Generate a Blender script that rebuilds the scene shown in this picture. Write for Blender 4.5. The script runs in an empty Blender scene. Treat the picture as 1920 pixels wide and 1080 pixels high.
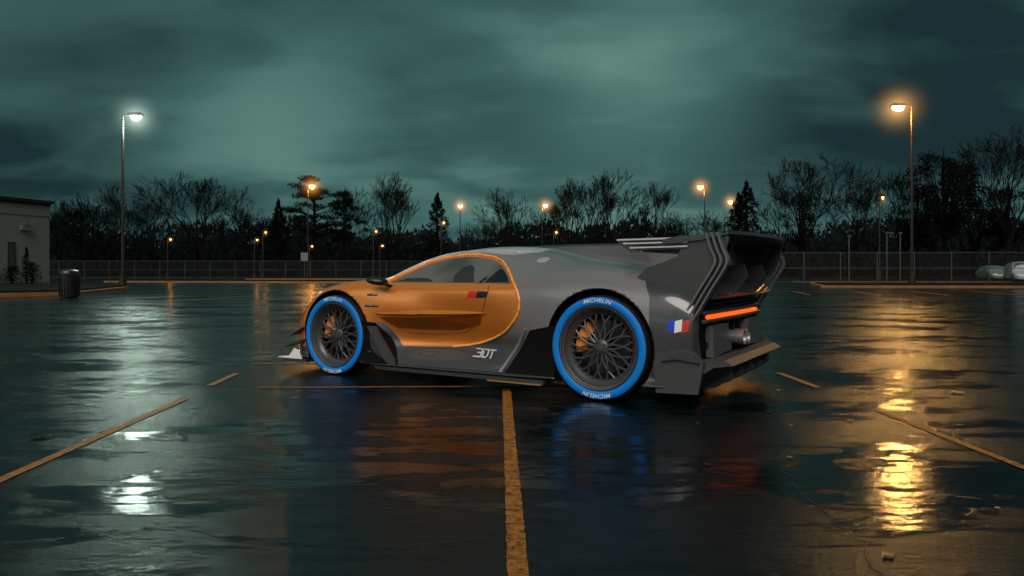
import bpy, math, random
import numpy as np
from mathutils import Vector, Matrix
from mathutils.bvhtree import BVHTree
random.seed(7); np.random.seed(7)
scene = bpy.context.scene
scene.view_settings.view_transform = 'Standard'
scene.view_settings.look = 'None'
scene.view_settings.exposure = 0
COL = scene.collection

# ------------------------------------------------------------------ materials
def new_mat(name):
    m = bpy.data.materials.new(name); m.use_nodes = True
    nt = m.node_tree; b = nt.nodes['Principled BSDF']
    return m, nt, b
def setp(b, **k):
    for key, v in k.items():
        key = key.replace('_', ' ')
        if key in b.inputs: b.inputs[key].default_value = v
def N(nt, t, **props):
    n = nt.nodes.new(t)
    for k, v in props.items(): setattr(n, k, v)
    return n
def plain(name, col, rough=.5, metal=0, coat=0, var=.15, scale=8, bump=0, emit=None, es=0, bscale=60, spec=.5):
    m, nt, b = new_mat(name)
    setp(b, Roughness=rough, Metallic=metal)
    b.inputs['Specular IOR Level'].default_value = spec
    b.inputs['Coat Weight'].default_value = coat
    b.inputs['Coat Roughness'].default_value = .03
    tc = N(nt, 'ShaderNodeTexCoord')
    no = N(nt, 'ShaderNodeTexNoise'); no.inputs['Scale'].default_value = scale; no.inputs['Detail'].default_value = 5
    nt.links.new(tc.outputs['Object'], no.inputs['Vector'])
    mx = N(nt, 'ShaderNodeMix', data_type='RGBA')
    mx.inputs[6].default_value = [c*(1-var) for c in col[:3]]+[1]
    mx.inputs[7].default_value = [min(1, c*(1+var)) for c in col[:3]]+[1]
    nt.links.new(no.outputs['Fac'], mx.inputs[0]); nt.links.new(mx.outputs[2], b.inputs['Base Color'])
    if bump:
        n2 = N(nt, 'ShaderNodeTexNoise'); n2.inputs['Scale'].default_value = bscale; n2.inputs['Detail'].default_value = 4
        nt.links.new(tc.outputs['Object'], n2.inputs['Vector'])
        bp = N(nt, 'ShaderNodeBump'); bp.inputs['Strength'].default_value = bump; bp.inputs['Distance'].default_value = .01
        nt.links.new(n2.outputs['Fac'], bp.inputs['Height']); nt.links.new(bp.outputs[0], b.inputs['Normal'])
    if emit:
        b.inputs['Emission Color'].default_value = (*emit, 1); b.inputs['Emission Strength'].default_value = es
    return m

ORANGE = (.86, .25, .035); GREY = (.185, .166, .170)
M_black = plain('black_plastic', (.008, .008, .009), .35)
M_matblack = plain('matte_black', (.004, .004, .004), .8, spec=.1)
M_rubber = plain('tyre_rubber', (.010, .010, .010), .7, bump=.2, spec=.3)
M_blue = plain('blue_sidewall', (.0, .18, .60), .55, var=.05, spec=.3)
M_white = plain('white_lettering', (.75, .75, .75), .4, var=.03)
M_red = plain('red_mark', (.55, .02, .02), .35)
M_bluemark = plain('blue_mark', (.01, .05, .55), .35)
M_rim = plain('dark_rim_metal', (.060, .057, .058), .36, .3)
M_lip = plain('rim_lip', (.10, .095, .097), .30, .5)
M_barrel = plain('rim_barrel', (.012, .012, .012), .5, .3)
M_orange = plain('orange_paint', ORANGE, .25, .5, 1, var=.03)
M_caliper = plain('caliper_orange', (.80, .22, .025), .4)
M_chrome = plain('chrome', (.75, .75, .75), .15, 1)
M_silver = plain('silver_trim', (.6, .58, .58), .25, .5)
M_exh = plain('exhaust_metal', (.30, .29, .29), .4, .6)
M_grey = plain('grey_paint', GREY, .3, .15, 1, var=.04)
M_disc = plain('brake_disc', (.05, .05, .05), .35, .9)
M_glass = plain('dark_glass', (.055, .06, .06), .06, 0, 1, var=.5, scale=2.2)
M_tail = plain('tail_light', (.5, .08, .0), .3, emit=(1, .11, .01), es=1.3)
M_head = plain('headlight_lens', (.6, .62, .65), .1)
M_diff = plain('diffuser_grey', (.055, .052, .054), .5, .1, 0, spec=.35)

def side_glass():
    m, nt, b = new_mat('side_glass'); L = nt.links.new
    tc = N(nt, 'ShaderNodeTexCoord')
    no = N(nt, 'ShaderNodeTexNoise'); no.inputs['Scale'].default_value = 3; no.inputs['Detail'].default_value = 1
    L(tc.outputs['Object'], no.inputs['Vector'])
    r = N(nt, 'ShaderNodeValToRGB'); e = r.color_ramp.elements
    e[0].position = .35; e[0].color = (.055, .053, .049, 1); e[1].position = .65; e[1].color = (.12, .115, .105, 1)
    L(no.outputs['Fac'], r.inputs[0]); L(r.outputs[0], b.inputs['Base Color'])
    setp(b, Roughness=.3); b.inputs['Coat Weight'].default_value = 1; b.inputs['Coat Roughness'].default_value = .02; b.inputs['Coat IOR'].default_value = 1.5
    return m
M_sglass = side_glass()

def carbon():
    m, nt, b = new_mat('carbon_fibre')
    tc = N(nt, 'ShaderNodeTexCoord')
    mp = N(nt, 'ShaderNodeMapping'); mp.inputs['Rotation'].default_value = (0, math.radians(45), 0)
    nt.links.new(tc.outputs['Object'], mp.inputs[0])
    ch = N(nt, 'ShaderNodeTexChecker'); ch.inputs['Scale'].default_value = 160
    ch.inputs[1].default_value = (.020, .019, .020, 1); ch.inputs[2].default_value = (.048, .046, .047, 1)
    nt.links.new(mp.outputs[0], ch.inputs[0]); nt.links.new(ch.outputs[0], b.inputs['Base Color'])
    setp(b, Roughness=.42, Metallic=.1); b.inputs['Coat Weight'].default_value = .35
    b.inputs['Coat Roughness'].default_value = .15
    return m
M_carbon = carbon()

def body_mat():
    m, nt, b = new_mat('body_paint'); L = nt.links.new
    def fac(name, k=None):
        at = N(nt, 'ShaderNodeAttribute', attribute_name=name)
        if k is None:
            g = N(nt, 'ShaderNodeMath', operation='GREATER_THAN'); g.inputs[1].default_value = 0
            L(at.outputs['Fac'], g.inputs[0]); return g.outputs[0]
        g = N(nt, 'ShaderNodeMapRange'); g.interpolation_type = 'SMOOTHSTEP'; g.inputs[1].default_value = 0; g.inputs[2].default_value = k
        L(at.outputs['Fac'], g.inputs[0]); return g.outputs[0]
    def mix(f, a, c):
        mx = N(nt, 'ShaderNodeMix', data_type='RGBA'); L(f, mx.inputs[0])
        for i, x in ((6, a), (7, c)):
            if isinstance(x, tuple): mx.inputs[i].default_value = (*x, 1)
            else: L(x, mx.inputs[i])
        return mx.outputs[2]
    c = mix(fac('roof', .03), GREY, (.72, .66, .65))
    c = mix(fac('lower', .12), c, (.06, .057, .058))
    po = fac('paint')
    c = mix(po, c, ORANGE)
    c = mix(fac('dark'), c, (.036, .034, .036))
    L(c, b.inputs['Base Color'])
    mm = N(nt, 'ShaderNodeMapRange'); mm.inputs[3].default_value = .12; mm.inputs[4].default_value = .5; L(po, mm.inputs[0]); L(mm.outputs[0], b.inputs['Metallic'])
    setp(b, Roughness=.27); b.inputs['Coat Weight'].default_value = 1; b.inputs['Coat Roughness'].default_value = .03
    return m
M_body = body_mat()

# ------------------------------------------------------------------ mesh builder
class MB:
    def __init__(s): s.v = []; s.f = []
    def add(s, vs, fs):
        o = len(s.v); s.v += [tuple(p) for p in vs]; s.f += [tuple(i+o for i in f) for f in fs]
    def box(s, c, d, M=None, taper=1):
        vs = []
        for z in (-.5, .5):
            k = taper if z > 0 else 1
            for x, y in ((-.5, -.5), (.5, -.5), (.5, .5), (-.5, .5)):
                p = Vector((x*d[0]*k, y*d[1]*k, z*d[2]))
                if M: p = M @ p
                vs.append(p+Vector(c))
        s.add(vs, [(3, 2, 1, 0), (4, 5, 6, 7), (0, 1, 5, 4), (1, 2, 6, 5), (2, 3, 7, 6), (3, 0, 4, 7)])
    def tube(s, path, rad, n=8, cap=True):
        path = [Vector(p) for p in path]; L = len(path)
        if not hasattr(rad, '__len__'): rad = [rad]*L
        vs = []; fs = []
        ref = None
        for i, p in enumerate(path):
            t = (path[min(i+1, L-1)]-path[max(i-1, 0)]).normalized()
            if ref is None:
                ref = Vector((0, 0, 1)) if abs(t.z) < .9 else Vector((1, 0, 0))
            a = t.cross(ref).normalized(); b = t.cross(a).normalized()
            for k in range(n):
                w = 2*math.pi*(k+.5)/n
                vs.append(p+rad[i]*(math.cos(w)*a+math.sin(w)*b))
        for i in range(L-1):
            for k in range(n):
                fs.append((i*n+k, i*n+(k+1) % n, (i+1)*n+(k+1) % n, (i+1)*n+k))
        if cap: fs += [tuple(range(n))[::-1], tuple((L-1)*n+k for k in range(n))]
        s.add(vs, fs)
    def lathe_y(s, prof, seg=64, c=(0, 0, 0)):
        vs = []; fs = []
        for r, y in prof:
            for k in range(seg):
                a = 2*math.pi*k/seg; vs.append((c[0]+r*math.cos(a), c[1]+y, c[2]+r*math.sin(a)))
        for i in range(len(prof)-1):
            for k in range(seg):
                fs.append((i*seg+k, (i+1)*seg+k, (i+1)*seg+(k+1) % seg, i*seg+(k+1) % seg))
        s.add(vs, fs)
    def plate(s, poly, conv, t0, t1):
        n = len(poly); vs = [conv(a, b, t0) for a, b in poly]+[conv(a, b, t1) for a, b in poly]
        fs = [tuple(range(n)), tuple(range(2*n-1, n-1, -1))]
        fs += [(i, (i+1) % n, n+(i+1) % n, n+i) for i in range(n)]
        s.add(vs, fs)
    def loft(s, rings, closed=True, caps=True):
        n = len(rings[0]); vs = [p for r in rings for p in r]; fs = []
        for i in range(len(rings)-1):
            for k in range(n if closed else n-1):
                fs.append((i*n+k, i*n+(k+1) % n, (i+1)*n+(k+1) % n, (i+1)*n+k))
        if caps: fs += [tuple(range(n)), tuple((len(rings)-1)*n+k for k in range(n))]
        s.add(vs, fs)
    def obj(s, name, mat, parent=None, smooth=False, angle=None):
        me = bpy.data.meshes.new(name); me.from_pydata(s.v, [], s.f); me.update()
        import bmesh
        bm = bmesh.new(); bm.from_mesh(me); bmesh.ops.recalc_face_normals(bm, faces=bm.faces); bm.to_mesh(me); bm.free()
        if mat: me.materials.append(mat)
        o = bpy.data.objects.new(name, me); COL.objects.link(o)
        if parent: o.parent = parent
        if smooth:
            for p in me.polygons: p.use_smooth = True
            if angle: me.set_sharp_from_angle(angle=math.radians(angle))
        return o
def empty(name, loc=(0, 0, 0), rz=0, parent=None, label=None, cat=None, group=None):
    o = bpy.data.objects.new(name, None); COL.objects.link(o); o.location = loc; o.rotation_euler = (0, 0, rz)
    o.empty_display_size = .3
    if parent: o.parent = parent
    if label: o['label'] = label
    if cat: o['category'] = cat
    if group: o['group'] = group
    return o
def tag(o, label, cat, group=None):
    o['label'] = label; o['category'] = cat
    if group: o['group'] = group
def copy_thing(root, loc, rz=0, sc=1, label=None):
    n = root.copy(); COL.objects.link(n); n.location = loc; n.rotation_euler = (0, 0, rz)
    n.scale = (sc, sc, sc) if not hasattr(sc, '__len__') else sc
    if label: n['label'] = label
    def rec(src, dst):
        for c in src.children:
            k = c.copy(); COL.objects.link(k); k.parent = dst; rec(c, k)
    rec(root, n)
    return n

def hermite(xs, Y, xq):
    xs = np.array(xs, float); Y = np.array(Y, float); xq = np.array(xq, float)
    m = np.gradient(Y, xs, axis=0)
    i = np.clip(np.searchsorted(xs, xq)-1, 0, len(xs)-2)
    h = xs[i+1]-xs[i]; t = (xq-xs[i])/h
    sh = [-1]+[1]*(Y.ndim-1)
    t = t.reshape(sh); h = h.reshape(sh)
    return ((2*t**3-3*t**2+1)*Y[i]+(t**3-2*t**2+t)*h*m[i]+(-2*t**3+3*t**2)*Y[i+1]+(t**3-t**2)*h*m[i+1])
def dense(P, k=6, closed=True):
    P = np.array(P, float); n = len(P); out = []
    for i in range(n if closed else n-1):
        for j in range(k): out.append(P[i]+(P[(i+1) % n]-P[i])*j/k)
    if not closed: out.append(P[-1])
    return out

# ------------------------------------------------------------------ race car
CAR_RZ = math.radians(180-31.26)
car = empty('race_car', (1.155, 6.422, 0), CAR_RZ,
            label='orange and grey winged race car with blue-ringed tyres', cat='car')
ST = [
 (3.50, [(0,.22),(.42,.22),(.47,.26),(.49,.33),(.48,.42),(.43,.49),(.34,.53),(.25,.545),(.12,.55),(0,.555)]),
 (3.36, [(0,.14),(.70,.14),(.76,.20),(.78,.30),(.78,.41),(.72,.52),(.60,.585),(.45,.61),(.2,.62),(0,.625)]),
 (3.15, [(0,.12),(.86,.12),(.93,.20),(.945,.34),(.945,.49),(.90,.615),(.78,.68),(.5,.68),(.25,.685),(0,.69)]),
 (2.95, [(0,.12),(.92,.12),(.97,.20),(.985,.38),(.985,.58),(.95,.73),(.83,.79),(.55,.75),(.25,.74),(0,.745)]),
 (2.65, [(0,.12),(.93,.12),(.98,.20),(1.0,.40),(1.0,.64),(.965,.805),(.82,.868),(.55,.805),(.28,.79),(0,.795)]),
 (2.35, [(0,.12),(.93,.12),(.97,.20),(.98,.40),(.985,.64),(.955,.815),(.83,.885),(.62,.86),(.3,.87),(0,.875)]),
 (2.12, [(0,.12),(.92,.12),(.96,.18),(.89,.36),(.965,.62),(.935,.80),(.85,.862),(.70,.95),(.36,1.0),(0,1.01)]),
 (1.85, [(0,.12),(.90,.12),(.955,.17),(.82,.34),(.945,.60),(.925,.79),(.865,.855),(.665,1.045),(.38,1.105),(0,1.12)]),
 (1.50, [(0,.12),(.90,.12),(.955,.17),(.80,.34),(.905,.58),(.94,.78),(.875,.855),(.615,1.105),(.36,1.17),(0,1.185)]),
 (1.10, [(0,.12),(.90,.12),(.955,.17),(.83,.34),(.905,.56),(.955,.78),(.885,.86),(.61,1.105),(.36,1.18),(0,1.195)]),
 (.75, [(0,.12),(.92,.12),(.965,.18),(.92,.38),(.965,.58),(.965,.79),(.90,.885),(.66,1.065),(.4,1.15),(0,1.17)]),
 (.40, [(0,.12),(.93,.12),(.98,.20),(.985,.40),(1.0,.62),(.99,.81),(.90,.945),(.67,1.05),(.4,1.10),(0,1.12)]),
 (.0, [(0,.12),(.93,.12),(.98,.20),(1.0,.40),(1.01,.62),(.985,.83),(.88,.965),(.66,1.03),(.4,1.045),(0,1.05)]),
 (-.35, [(0,.12),(.93,.12),(.98,.20),(.995,.40),(1.0,.62),(.97,.80),(.86,.92),(.66,.965),(.4,.975),(0,.975)]),
 (-.62, [(0,.14),(.90,.14),(.95,.20),(.975,.40),(.975,.60),(.94,.76),(.82,.86),(.6,.88),(.4,.885),(0,.885)]),
 (-.72, [(0,.16),(.87,.16),(.93,.22),(.955,.40),(.955,.59),(.91,.73),(.79,.82),(.6,.84),(.4,.845),(0,.845)]),
]
ST = ST[::-1]
US = [s[0] for s in ST]; CP = np.array([s[1] for s in ST])
uq = np.linspace(-.72, 3.50, 236)
CQ = hermite(US, CP, uq)
MS = 60
jq = np.linspace(0, 9, MS+1)
secs = np.stack([hermite(range(10), CQ[i], jq) for i in range(len(uq))])
secs[:, :, 0] = np.maximum(secs[:, :, 0], 0); secs[:, 0, 0] = 0; secs[:, -1, 0] = 0
mb = MB()
ring = 2*MS
V = []
for i, u in enumerate(uq):
    L = secs[i]
    for j in range(MS+1): V.append((u, L[j, 0], L[j, 1]))
    for j in range(MS-1, 0, -1): V.append((u, -L[j, 0], L[j, 1]))
F = []
nu = len(uq)
for i in range(nu-1):
    for k in range(ring):
        F.append((i*ring+k, i*ring+(k+1) % ring, (i+1)*ring+(k+1) % ring, (i+1)*ring+k))
V.append((-.72, 0, .5)); V.append((3.52, 0, .38))
for k in range(ring):
    F.append((len(V)-2, (k+1) % ring, k)); F.append((len(V)-1, (nu-1)*ring+k, (nu-1)*ring+(k+1) % ring))
mb.add(V, F)
body = mb.obj('body', M_body, car)
BVH = BVHTree.FromPolygons([Vector(v) for v in V], F)

def proj(a, b, mode='side', sgn=1, off=.004):
    if mode == 'side': o = Vector((a, 2*sgn, b)); d = Vector((0, -sgn, 0))
    elif mode == 'top': o = Vector((a, b, 3)); d = Vector((0, 0, -1))
    elif mode == 'front': o = Vector((6, a, b)); d = Vector((-1, 0, 0))
    else: o = Vector((-4, a, b)); d = Vector((1, 0, 0))
    loc, nor, idx, dist = BVH.ray_cast(o, d)
    if loc is None:
        loc, nor, idx, dist = BVH.find_nearest(o+d*(1.1 if mode == 'side' else 2))
    if nor.dot(d) > 0: nor = -nor
    return loc+nor*off
def panel(name, outline, mat, mode='side', sgn=1, off=.004, rings=8, center=None, parent=car, skirt=.006, smooth=True):
    P = [np.array(p) for p in outline]; n = len(P)
    c = np.mean(P, axis=0) if center is None else np.array(center)
    vs = [proj(*c, mode, sgn, off)]; fs = []
    for r in range(1, rings+1):
        for p in P:
            q = c+(p-c)*r/rings; vs.append(proj(q[0], q[1], mode, sgn, off))
    for p in P: vs.append(proj(p[0], p[1], mode, sgn, off-skirt))
    for k in range(n): fs.append((0, 1+k, 1+(k+1) % n))
    for r in range(rings):
        for k in range(n):
            a = 1+r*n+k; b = 1+r*n+(k+1) % n
            fs.append((a, a+n, b+n, b))
    m = MB(); m.add(vs, fs)
    return m.obj(name, mat, parent, smooth, 40)
def surf_line(name, pts, r, mat, sgn=1, off=.003, mode='side', n=6, k=6):
    pp = dense(pts, k, False); m = MB()
    m.tube([proj(p[0], p[1], mode, sgn, off) for p in pp], r, n)
    return m.obj(name, mat, car, True, 60)

FW = (2.694, .373); RW = (0, .394)
cuts = []
for (uw, R), ar in ((FW, .415), (RW, .44)):
    for sg in (1, -1):
        c = MB(); c.lathe_y([(ar, -.25), (ar, .25)], 96, (uw, sg*.87, R+.005))
        n = 96
        c.f += [tuple(range(n)), tuple(range(n, 2*n))]
        co = c.obj('cut', None, car); cuts.append((co, uw, R+.005, ar))
        md = body.modifiers.new('b', 'BOOLEAN'); md.operation = 'DIFFERENCE'; md.object = co; md.solver = 'EXACT'
bpy.context.view_layer.update()
dg = bpy.context.evaluated_depsgraph_get()
nm = bpy.data.meshes.new_from_object(body.evaluated_get(dg))
body.modifiers.clear(); body.data = nm; nm.name = 'body'
nm.materials.clear(); nm.materials.append(M_body); nm.materials.append(M_matblack)
for p in nm.polygons:
    p.use_smooth = True; p.material_index = 0
    c = p.center
    for co, uw, zc, ar in cuts:
        d = math.hypot(c.x-uw, c.z-zc)
        if d < ar+.0015 and abs(c.y) > .6 and (abs(abs(c.y)-.62) < .01 or d > ar-.004) and (abs(p.normal.y) < .35 or abs(abs(c.y)-.62) < .01):
            p.use_smooth = False; p.material_index = 1
for co, *_ in cuts: bpy.data.objects.remove(co)

def sdf(pts, poly):
    P = np.array(poly, float); n = len(P)
    x = pts[:, 0]; y = pts[:, 1]; d = np.full(len(x), 1e9); ins = np.zeros(len(x), bool)
    for i in range(n):
        a = P[i]; b = P[(i+1) % n]; e = b-a
        t = np.clip(((x-a[0])*e[0]+(y-a[1])*e[1])/(e@e+1e-12), 0, 1)
        d = np.minimum(d, np.hypot(x-a[0]-t*e[0], y-a[1]-t*e[1]))
        c = ((a[1] > y) != (b[1] > y)) & (x < (b[0]-a[0])*(y-a[1])/((b[1]-a[1]) if b[1] != a[1] else 1e-9)+a[0])
        ins ^= c
    return np.where(ins, d, -d)
opoly = [(3.8,.24),(3.8,1.4),(2.2,1.4),(2.2,.89),(2.14,.895),(1.84,1.055),(1.58,1.11),(1.31,1.117),(1.13,1.097),(1.03,1.06),(.94,1.01),(.86,.95),(.80,.90),(.745,.855),
         (.705,.80),(.69,.75),(.685,.70),(.695,.65),(.72,.60),(.765,.55),(.845,.485),(.92,.445),(1.02,.405),(1.157,.362),(1.30,.332),(1.45,.312),(1.7,.30),(1.98,.30),(2.12,.50),(2.36,.52),(2.5,.3),(3.0,.24)]
co = np.zeros(len(nm.vertices)*3); nm.vertices.foreach_get('co', co); co = co.reshape(-1, 3)
def setattr_(name, arr):
    at = nm.attributes.new(name, 'FLOAT', 'POINT'); at.data.foreach_set('value', np.ascontiguousarray(arr, dtype=np.float32))
setattr_('paint', sdf(co[:, [0, 2]], opoly))
setattr_('dark', np.maximum(sdf(co[:, [0, 2]], [(-1,0),(-1,1.2),(-.18,1.2),(-.40,.78),(-.42,0)]), .15-co[:, 2]))
setattr_('lower', np.minimum(.50-co[:, 2], .8))
roofp = [(2.3,.86),(2.0,.97),(1.84,1.06),(1.58,1.118),(1.31,1.125),(1.13,1.11),(.98,1.10),(.75,1.12),(.62,1.3),(2.4,1.3)]
setattr_('roof', sdf(co[:, [0, 2]], roofp))

win = [(2.12,.868),(1.98,.945),(1.83,1.02),(1.7,1.06),(1.58,1.082),(1.44,1.092),(1.31,1.09),(1.15,1.068),(1.05,1.035),(.965,.99),(.885,.935),(.83,.89),(.81,.868),(1.1,.868),(1.5,.868),(1.8,.868)]
trim = [(2.20,.872),(2.0,.965),(1.84,1.045),(1.70,1.083),(1.58,1.102),(1.44,1.112),(1.31,1.11),(1.14,1.088),(1.03,1.052),(.945,1.0),(.865,.94),(.80,.885),(.74,.84),(.705,.79),(.687,.73),(.69,.66),(.72,.60),(.765,.55),(.845,.485),(.92,.445),(1.02,.405),(1.157,.362),(1.3,.332),(1.45,.312)]
door = [(2.02,.845),(1.5,.842),(1.02,.842),(1.0,.80),(1.06,.66),(1.13,.54),(1.3,.45),(1.6,.42),(1.9,.42),(2.0,.5),(2.04,.65),(2.05,.78)]
M_ochre = plain('skirt_tip_ochre', (.35, .15, .03), .5)
M_strut = plain('strut_grey', (.11, .105, .105), .4, .1, .3)
M_rpan = plain('rear_panel_grey', (.11, .105, .105), .35, .2)
M_ws = plain('windscreen_glass', (.008, .01, .01), .04, 0, 1)
M_scoop_shade = plain('shaded_orange', (.40, .10, .008), .22, .6, 1, var=.03)  # darker copy of the orange; the door scoop's shade put into its colour
M_seat = plain('seat_seen_through_glass', (.018, .018, .016), .5, 0, 1)
M_trim = plain('bright_orange_trim', (1.0, .36, .06), .35, 0, .6, var=.02)
for sg in (1, -1):
    panel('side_window', dense(win, 3), M_sglass, 'side', sg, .004, 8, (1.45, .95))
    surf_line('window_trim', trim, .011, M_trim, sg, .004)
    surf_line('roof_rail', [(2.24,.885),(2.05,.985),(1.86,1.072),(1.70,1.115),(1.55,1.135),(1.35,1.145),(1.12,1.135),(.95,1.12)], .010, M_silver, sg, .004)
    dd = dense(door, 5)
    cc = np.mean(np.array(dd), axis=0)
    panel('door_gap', [cc+(np.array(p)-cc)*1.008 for p in dd], M_black, 'side', sg, .0015, 10)
    panel('door', dd, M_orange, 'side', sg, .005, 12)
    surf_line('window_pillar', [(1.13, .868), (1.0, 1.01)], .012, M_black, sg, .004)
    panel('rear_quarter_window', dense([(1.09,.872),(1.0,.985),(.96,.975),(.88,.92),(.835,.875)], 4), M_black, 'side', sg, .006, 4)
    panel('seat', dense([(1.42,.872),(1.44,.93),(1.40,1.0),(1.34,1.02),(1.28,1.0),(1.24,.93),(1.20,.872)], 3), M_seat, 'side', sg, .006, 4)
    panel('dashboard', dense([(2.06,.872),(1.95,.90),(1.80,.905),(1.70,.90),(1.64,.872)], 3), M_seat, 'side', sg, .006, 3)
    panel('red_mark', dense([(1.19,.80),(1.10,.80),(1.12,.75),(1.21,.75)], 3), M_red, 'side', sg, .009, 2)
    panel('black_mark', dense([(1.10,.80),(1.00,.80),(1.02,.75),(1.12,.75)], 3), M_black, 'side', sg, .009, 2)
    for z, u0, u1 in ((.755, 2.30, 2.19), (.655, 2.315, 2.17)):
        panel('fender_slot', dense([(u0, z+.011), (u1, z+.011), (u1, z-.011), (u0, z-.011)], 3), M_black, 'side', sg, .003, 2)
        surf_line('slot_trim', [(u0, z+.004), (u1, z+.004)], .005, M_chrome, sg, .006)
    panel('front_outlet', dense([(2.40,.52),(2.22,.50),(2.10,.38),(1.93,.14),(2.40,.14)], 4), M_matblack, 'side', sg, .003, 5)
    panel('rear_intake', dense([(.60,.50),(.36,.55),(.36,.15),(.83,.15)], 4), M_matblack, 'side', sg, .003, 5)
    surf_line('intake_edge', [(.64,.51),(.87,.15)], .016, M_grey, sg, .004)
    panel('door_scoop', dense([(2.16,.56),(1.8,.565),(1.4,.585),(1.08,.615),(1.12,.53),(1.35,.47),(1.7,.46),(2.0,.47)], 5), M_scoop_shade, 'side', sg, .009, 6)
    rr = []
    for t in np.linspace(0, 1, 30):
        u = 2.20+(1.03-2.20)*t; z = .585+.035*t; w = .03*math.sin(math.pi*t)**.6+.003
        rr.append([proj(u, z+w*.9, 'side', sg, .007), proj(u, z+.004, 'side', sg, .030*math.sin(math.pi*t)**.5+.008), proj(u, z-w*.3, 'side', sg, .010)])
    m = MB(); m.loft(rr, False, False); m.obj('door_blade', M_orange, car, True, 30)
    b = MB(); b.plate([(2.28,.47),(2.20,.47),(1.95,.14),(2.02,.135),(2.10,.2)], lambda a, c, t, sg=sg: (a, sg*t, c), .955, 1.0)
    b.obj('side_blade', M_diff, car)
    b = MB(); b.plate([(2.36,.44),(2.24,.40),(2.12,.14),(2.30,.14)], lambda a, c, t, sg=sg: (a, sg*t, c), .93, .96)
    b.obj('inner_blade', M_carbon, car)
    b = MB(); b.plate([(2.18,.9),(2.18,1.0),(2.0,1.03),(.62,1.045),(.44,1.04),(.44,.9)], lambda a, c, t, sg=sg: (a, sg*c, t), .095, .12)
    b.obj('side_skirt', M_carbon, car)
    b = MB(); b.plate([(.95,1.0),(.95,1.05),(.45,1.06),(.45,1.0)], lambda a, c, t, sg=sg: (a, sg*c, t), .085, .094)
    b.obj('skirt_tip', M_ochre, car)
    b = MB(); b.tube([(2.07, sg*.90, .83), (2.12, sg*.99, .86), (2.13, sg*1.02, .87)], .014, 8)
    vs = []; fs = []
    for i in range(11):
        ph = math.pi*i/10
        for k in range(16):
            th = 2*math.pi*k/16
            vs.append((2.13+.085*math.cos(ph), sg*1.03+.06*math.sin(ph)**.7*math.cos(th)+.03*math.cos(ph)*sg, .88+.038*math.sin(ph)**.6*math.sin(th)+.012*math.cos(ph)))
    for i in range(10):
        for k in range(16): fs.append((i*16+k, i*16+(k+1) % 16, (i+1)*16+(k+1) % 16, (i+1)*16+k))
    b.add(vs, fs); b.obj('door_mirror', M_black, car, True, 50)
    for a0, a1, mt, nmn in ((-.545,-.592,M_bluemark,'blue_mark'), (-.592,-.642,M_white,'white_mark'), (-.642,-.69,M_red,'red_mark')):
        panel(nmn, dense([(a0,.615),(a1,.628),(a1+.005,.545),(a0+.005,.53)], 3), mt, 'side', sg, .006, 2)
    b = MB(); b.plate([(-.28,.93),(-.36,1.0),(-.47,1.03),(-.58,1.075),(-.64,1.19),(-.93,1.235),(-.95,1.20),(-.90,1.02),(-.80,.92),(-.66,.70),(-.60,.60),(-.45,.80)],
                      lambda a, c, t, sg=sg: (a, sg*t, c), .870, .90)
    b.obj('wing_end_plate', M_carbon, car)
    for q in range(3):
        du = -.042*q; dv = .02*q
        path = [(-.80+du, 1.238), (-.835+du, 1.13), (-.865+du, 1.05), (-.845+du, .985), (-.755+du, .84), (-.655+du, .67), (-.60+du*.9, .575), (-.585+du*.8, .50)]
        path = hermite(range(len(path)), path, np.linspace(0, len(path)-1, 26))
        rings = []
        for p in path:
            rings.append([(p[0]+.013, sg*(.900+dv*.3), p[1]), (p[0]+.007, sg*(.950+dv*.3), p[1]), (p[0]-.007, sg*(.950+dv*.3), p[1]-.002), (p[0]-.013, sg*(.900+dv*.3), p[1]-.003)])
        b = MB(); b.loft(rings); b.obj('wing_strut', M_strut, car)
    b = MB()
    for q, z in enumerate((1.195, 1.165, 1.135)):
        b.plate([(-.10-.03*q,.62),(-.12-.05*q,.90),(-.66,.90),(-.66,.62)], lambda a, c, t, sg=sg: (a, sg*c, t), z-.007, z+.007)
    b.plate([(-.10,1.205),(-.68,1.215),(-.60,1.09),(-.22,1.115)], lambda a, c, t, sg=sg: (a, sg*t, c), .61, .625)
    b.plate([(-.10,1.205),(-.16,1.208),(-.30,1.11),(-.22,1.11)], lambda a, c, t, sg=sg: (a, sg*t, c), .885, .905)
    b.obj('winglet', M_carbon, car)
    b = MB()
    for q, z in enumerate((1.20, 1.172, 1.14)):
        b.tube([(-.12-.05*q, sg*.908, z), (-.66, sg*.908, z+.005)], .008, 6)
    b.obj('winglet_edge', M_silver, car)
    b = MB(); b.plate([(-.45,.90),(-.62,.88),(-.80,1.0),(-.90,1.17),(-.62,1.17),(-.55,1.05)], lambda a, c, t, sg=sg: (a, sg*(t+(c-.9)*.25), c), .50, .53)
    b.obj('wing_pylon', M_carbon, car)
    b = MB()
    for zz, l in ((.36, .22), (.24, .30)):
        b.add([(3.16+l, sg*.90, zz-.02), (3.10, sg*1.01, zz+.07), (3.10, sg*.93, zz+.07), (3.16+l, sg*.80, zz-.02),
               (3.16+l, sg*.90, zz-.032), (3.10, sg*1.01, zz+.058), (3.10, sg*.93, zz+.058), (3.16+l, sg*.80, zz-.032)],
              [(0,1,2,3),(4,5,6,7),(0,1,5,4),(1,2,6,5),(2,3,7,6),(3,0,4,7)])
    b.obj('dive_plane', M_carbon, car)
    b = MB(); b.plate([(3.10,.125),(3.14,.20),(3.20,.225),(3.27,.15),(3.42,.133),(3.42,.125)], lambda a, c, t, sg=sg: (a, sg*t, c), 1.0, 1.012)
    b.obj('splitter_end_plate', M_white, car)
    panel('headlight', dense([(sg*.50,.52),(sg*.74,.50),(sg*.74,.46),(sg*.50,.47)], 4), M_head, 'front', 1, .004, 3)
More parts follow.
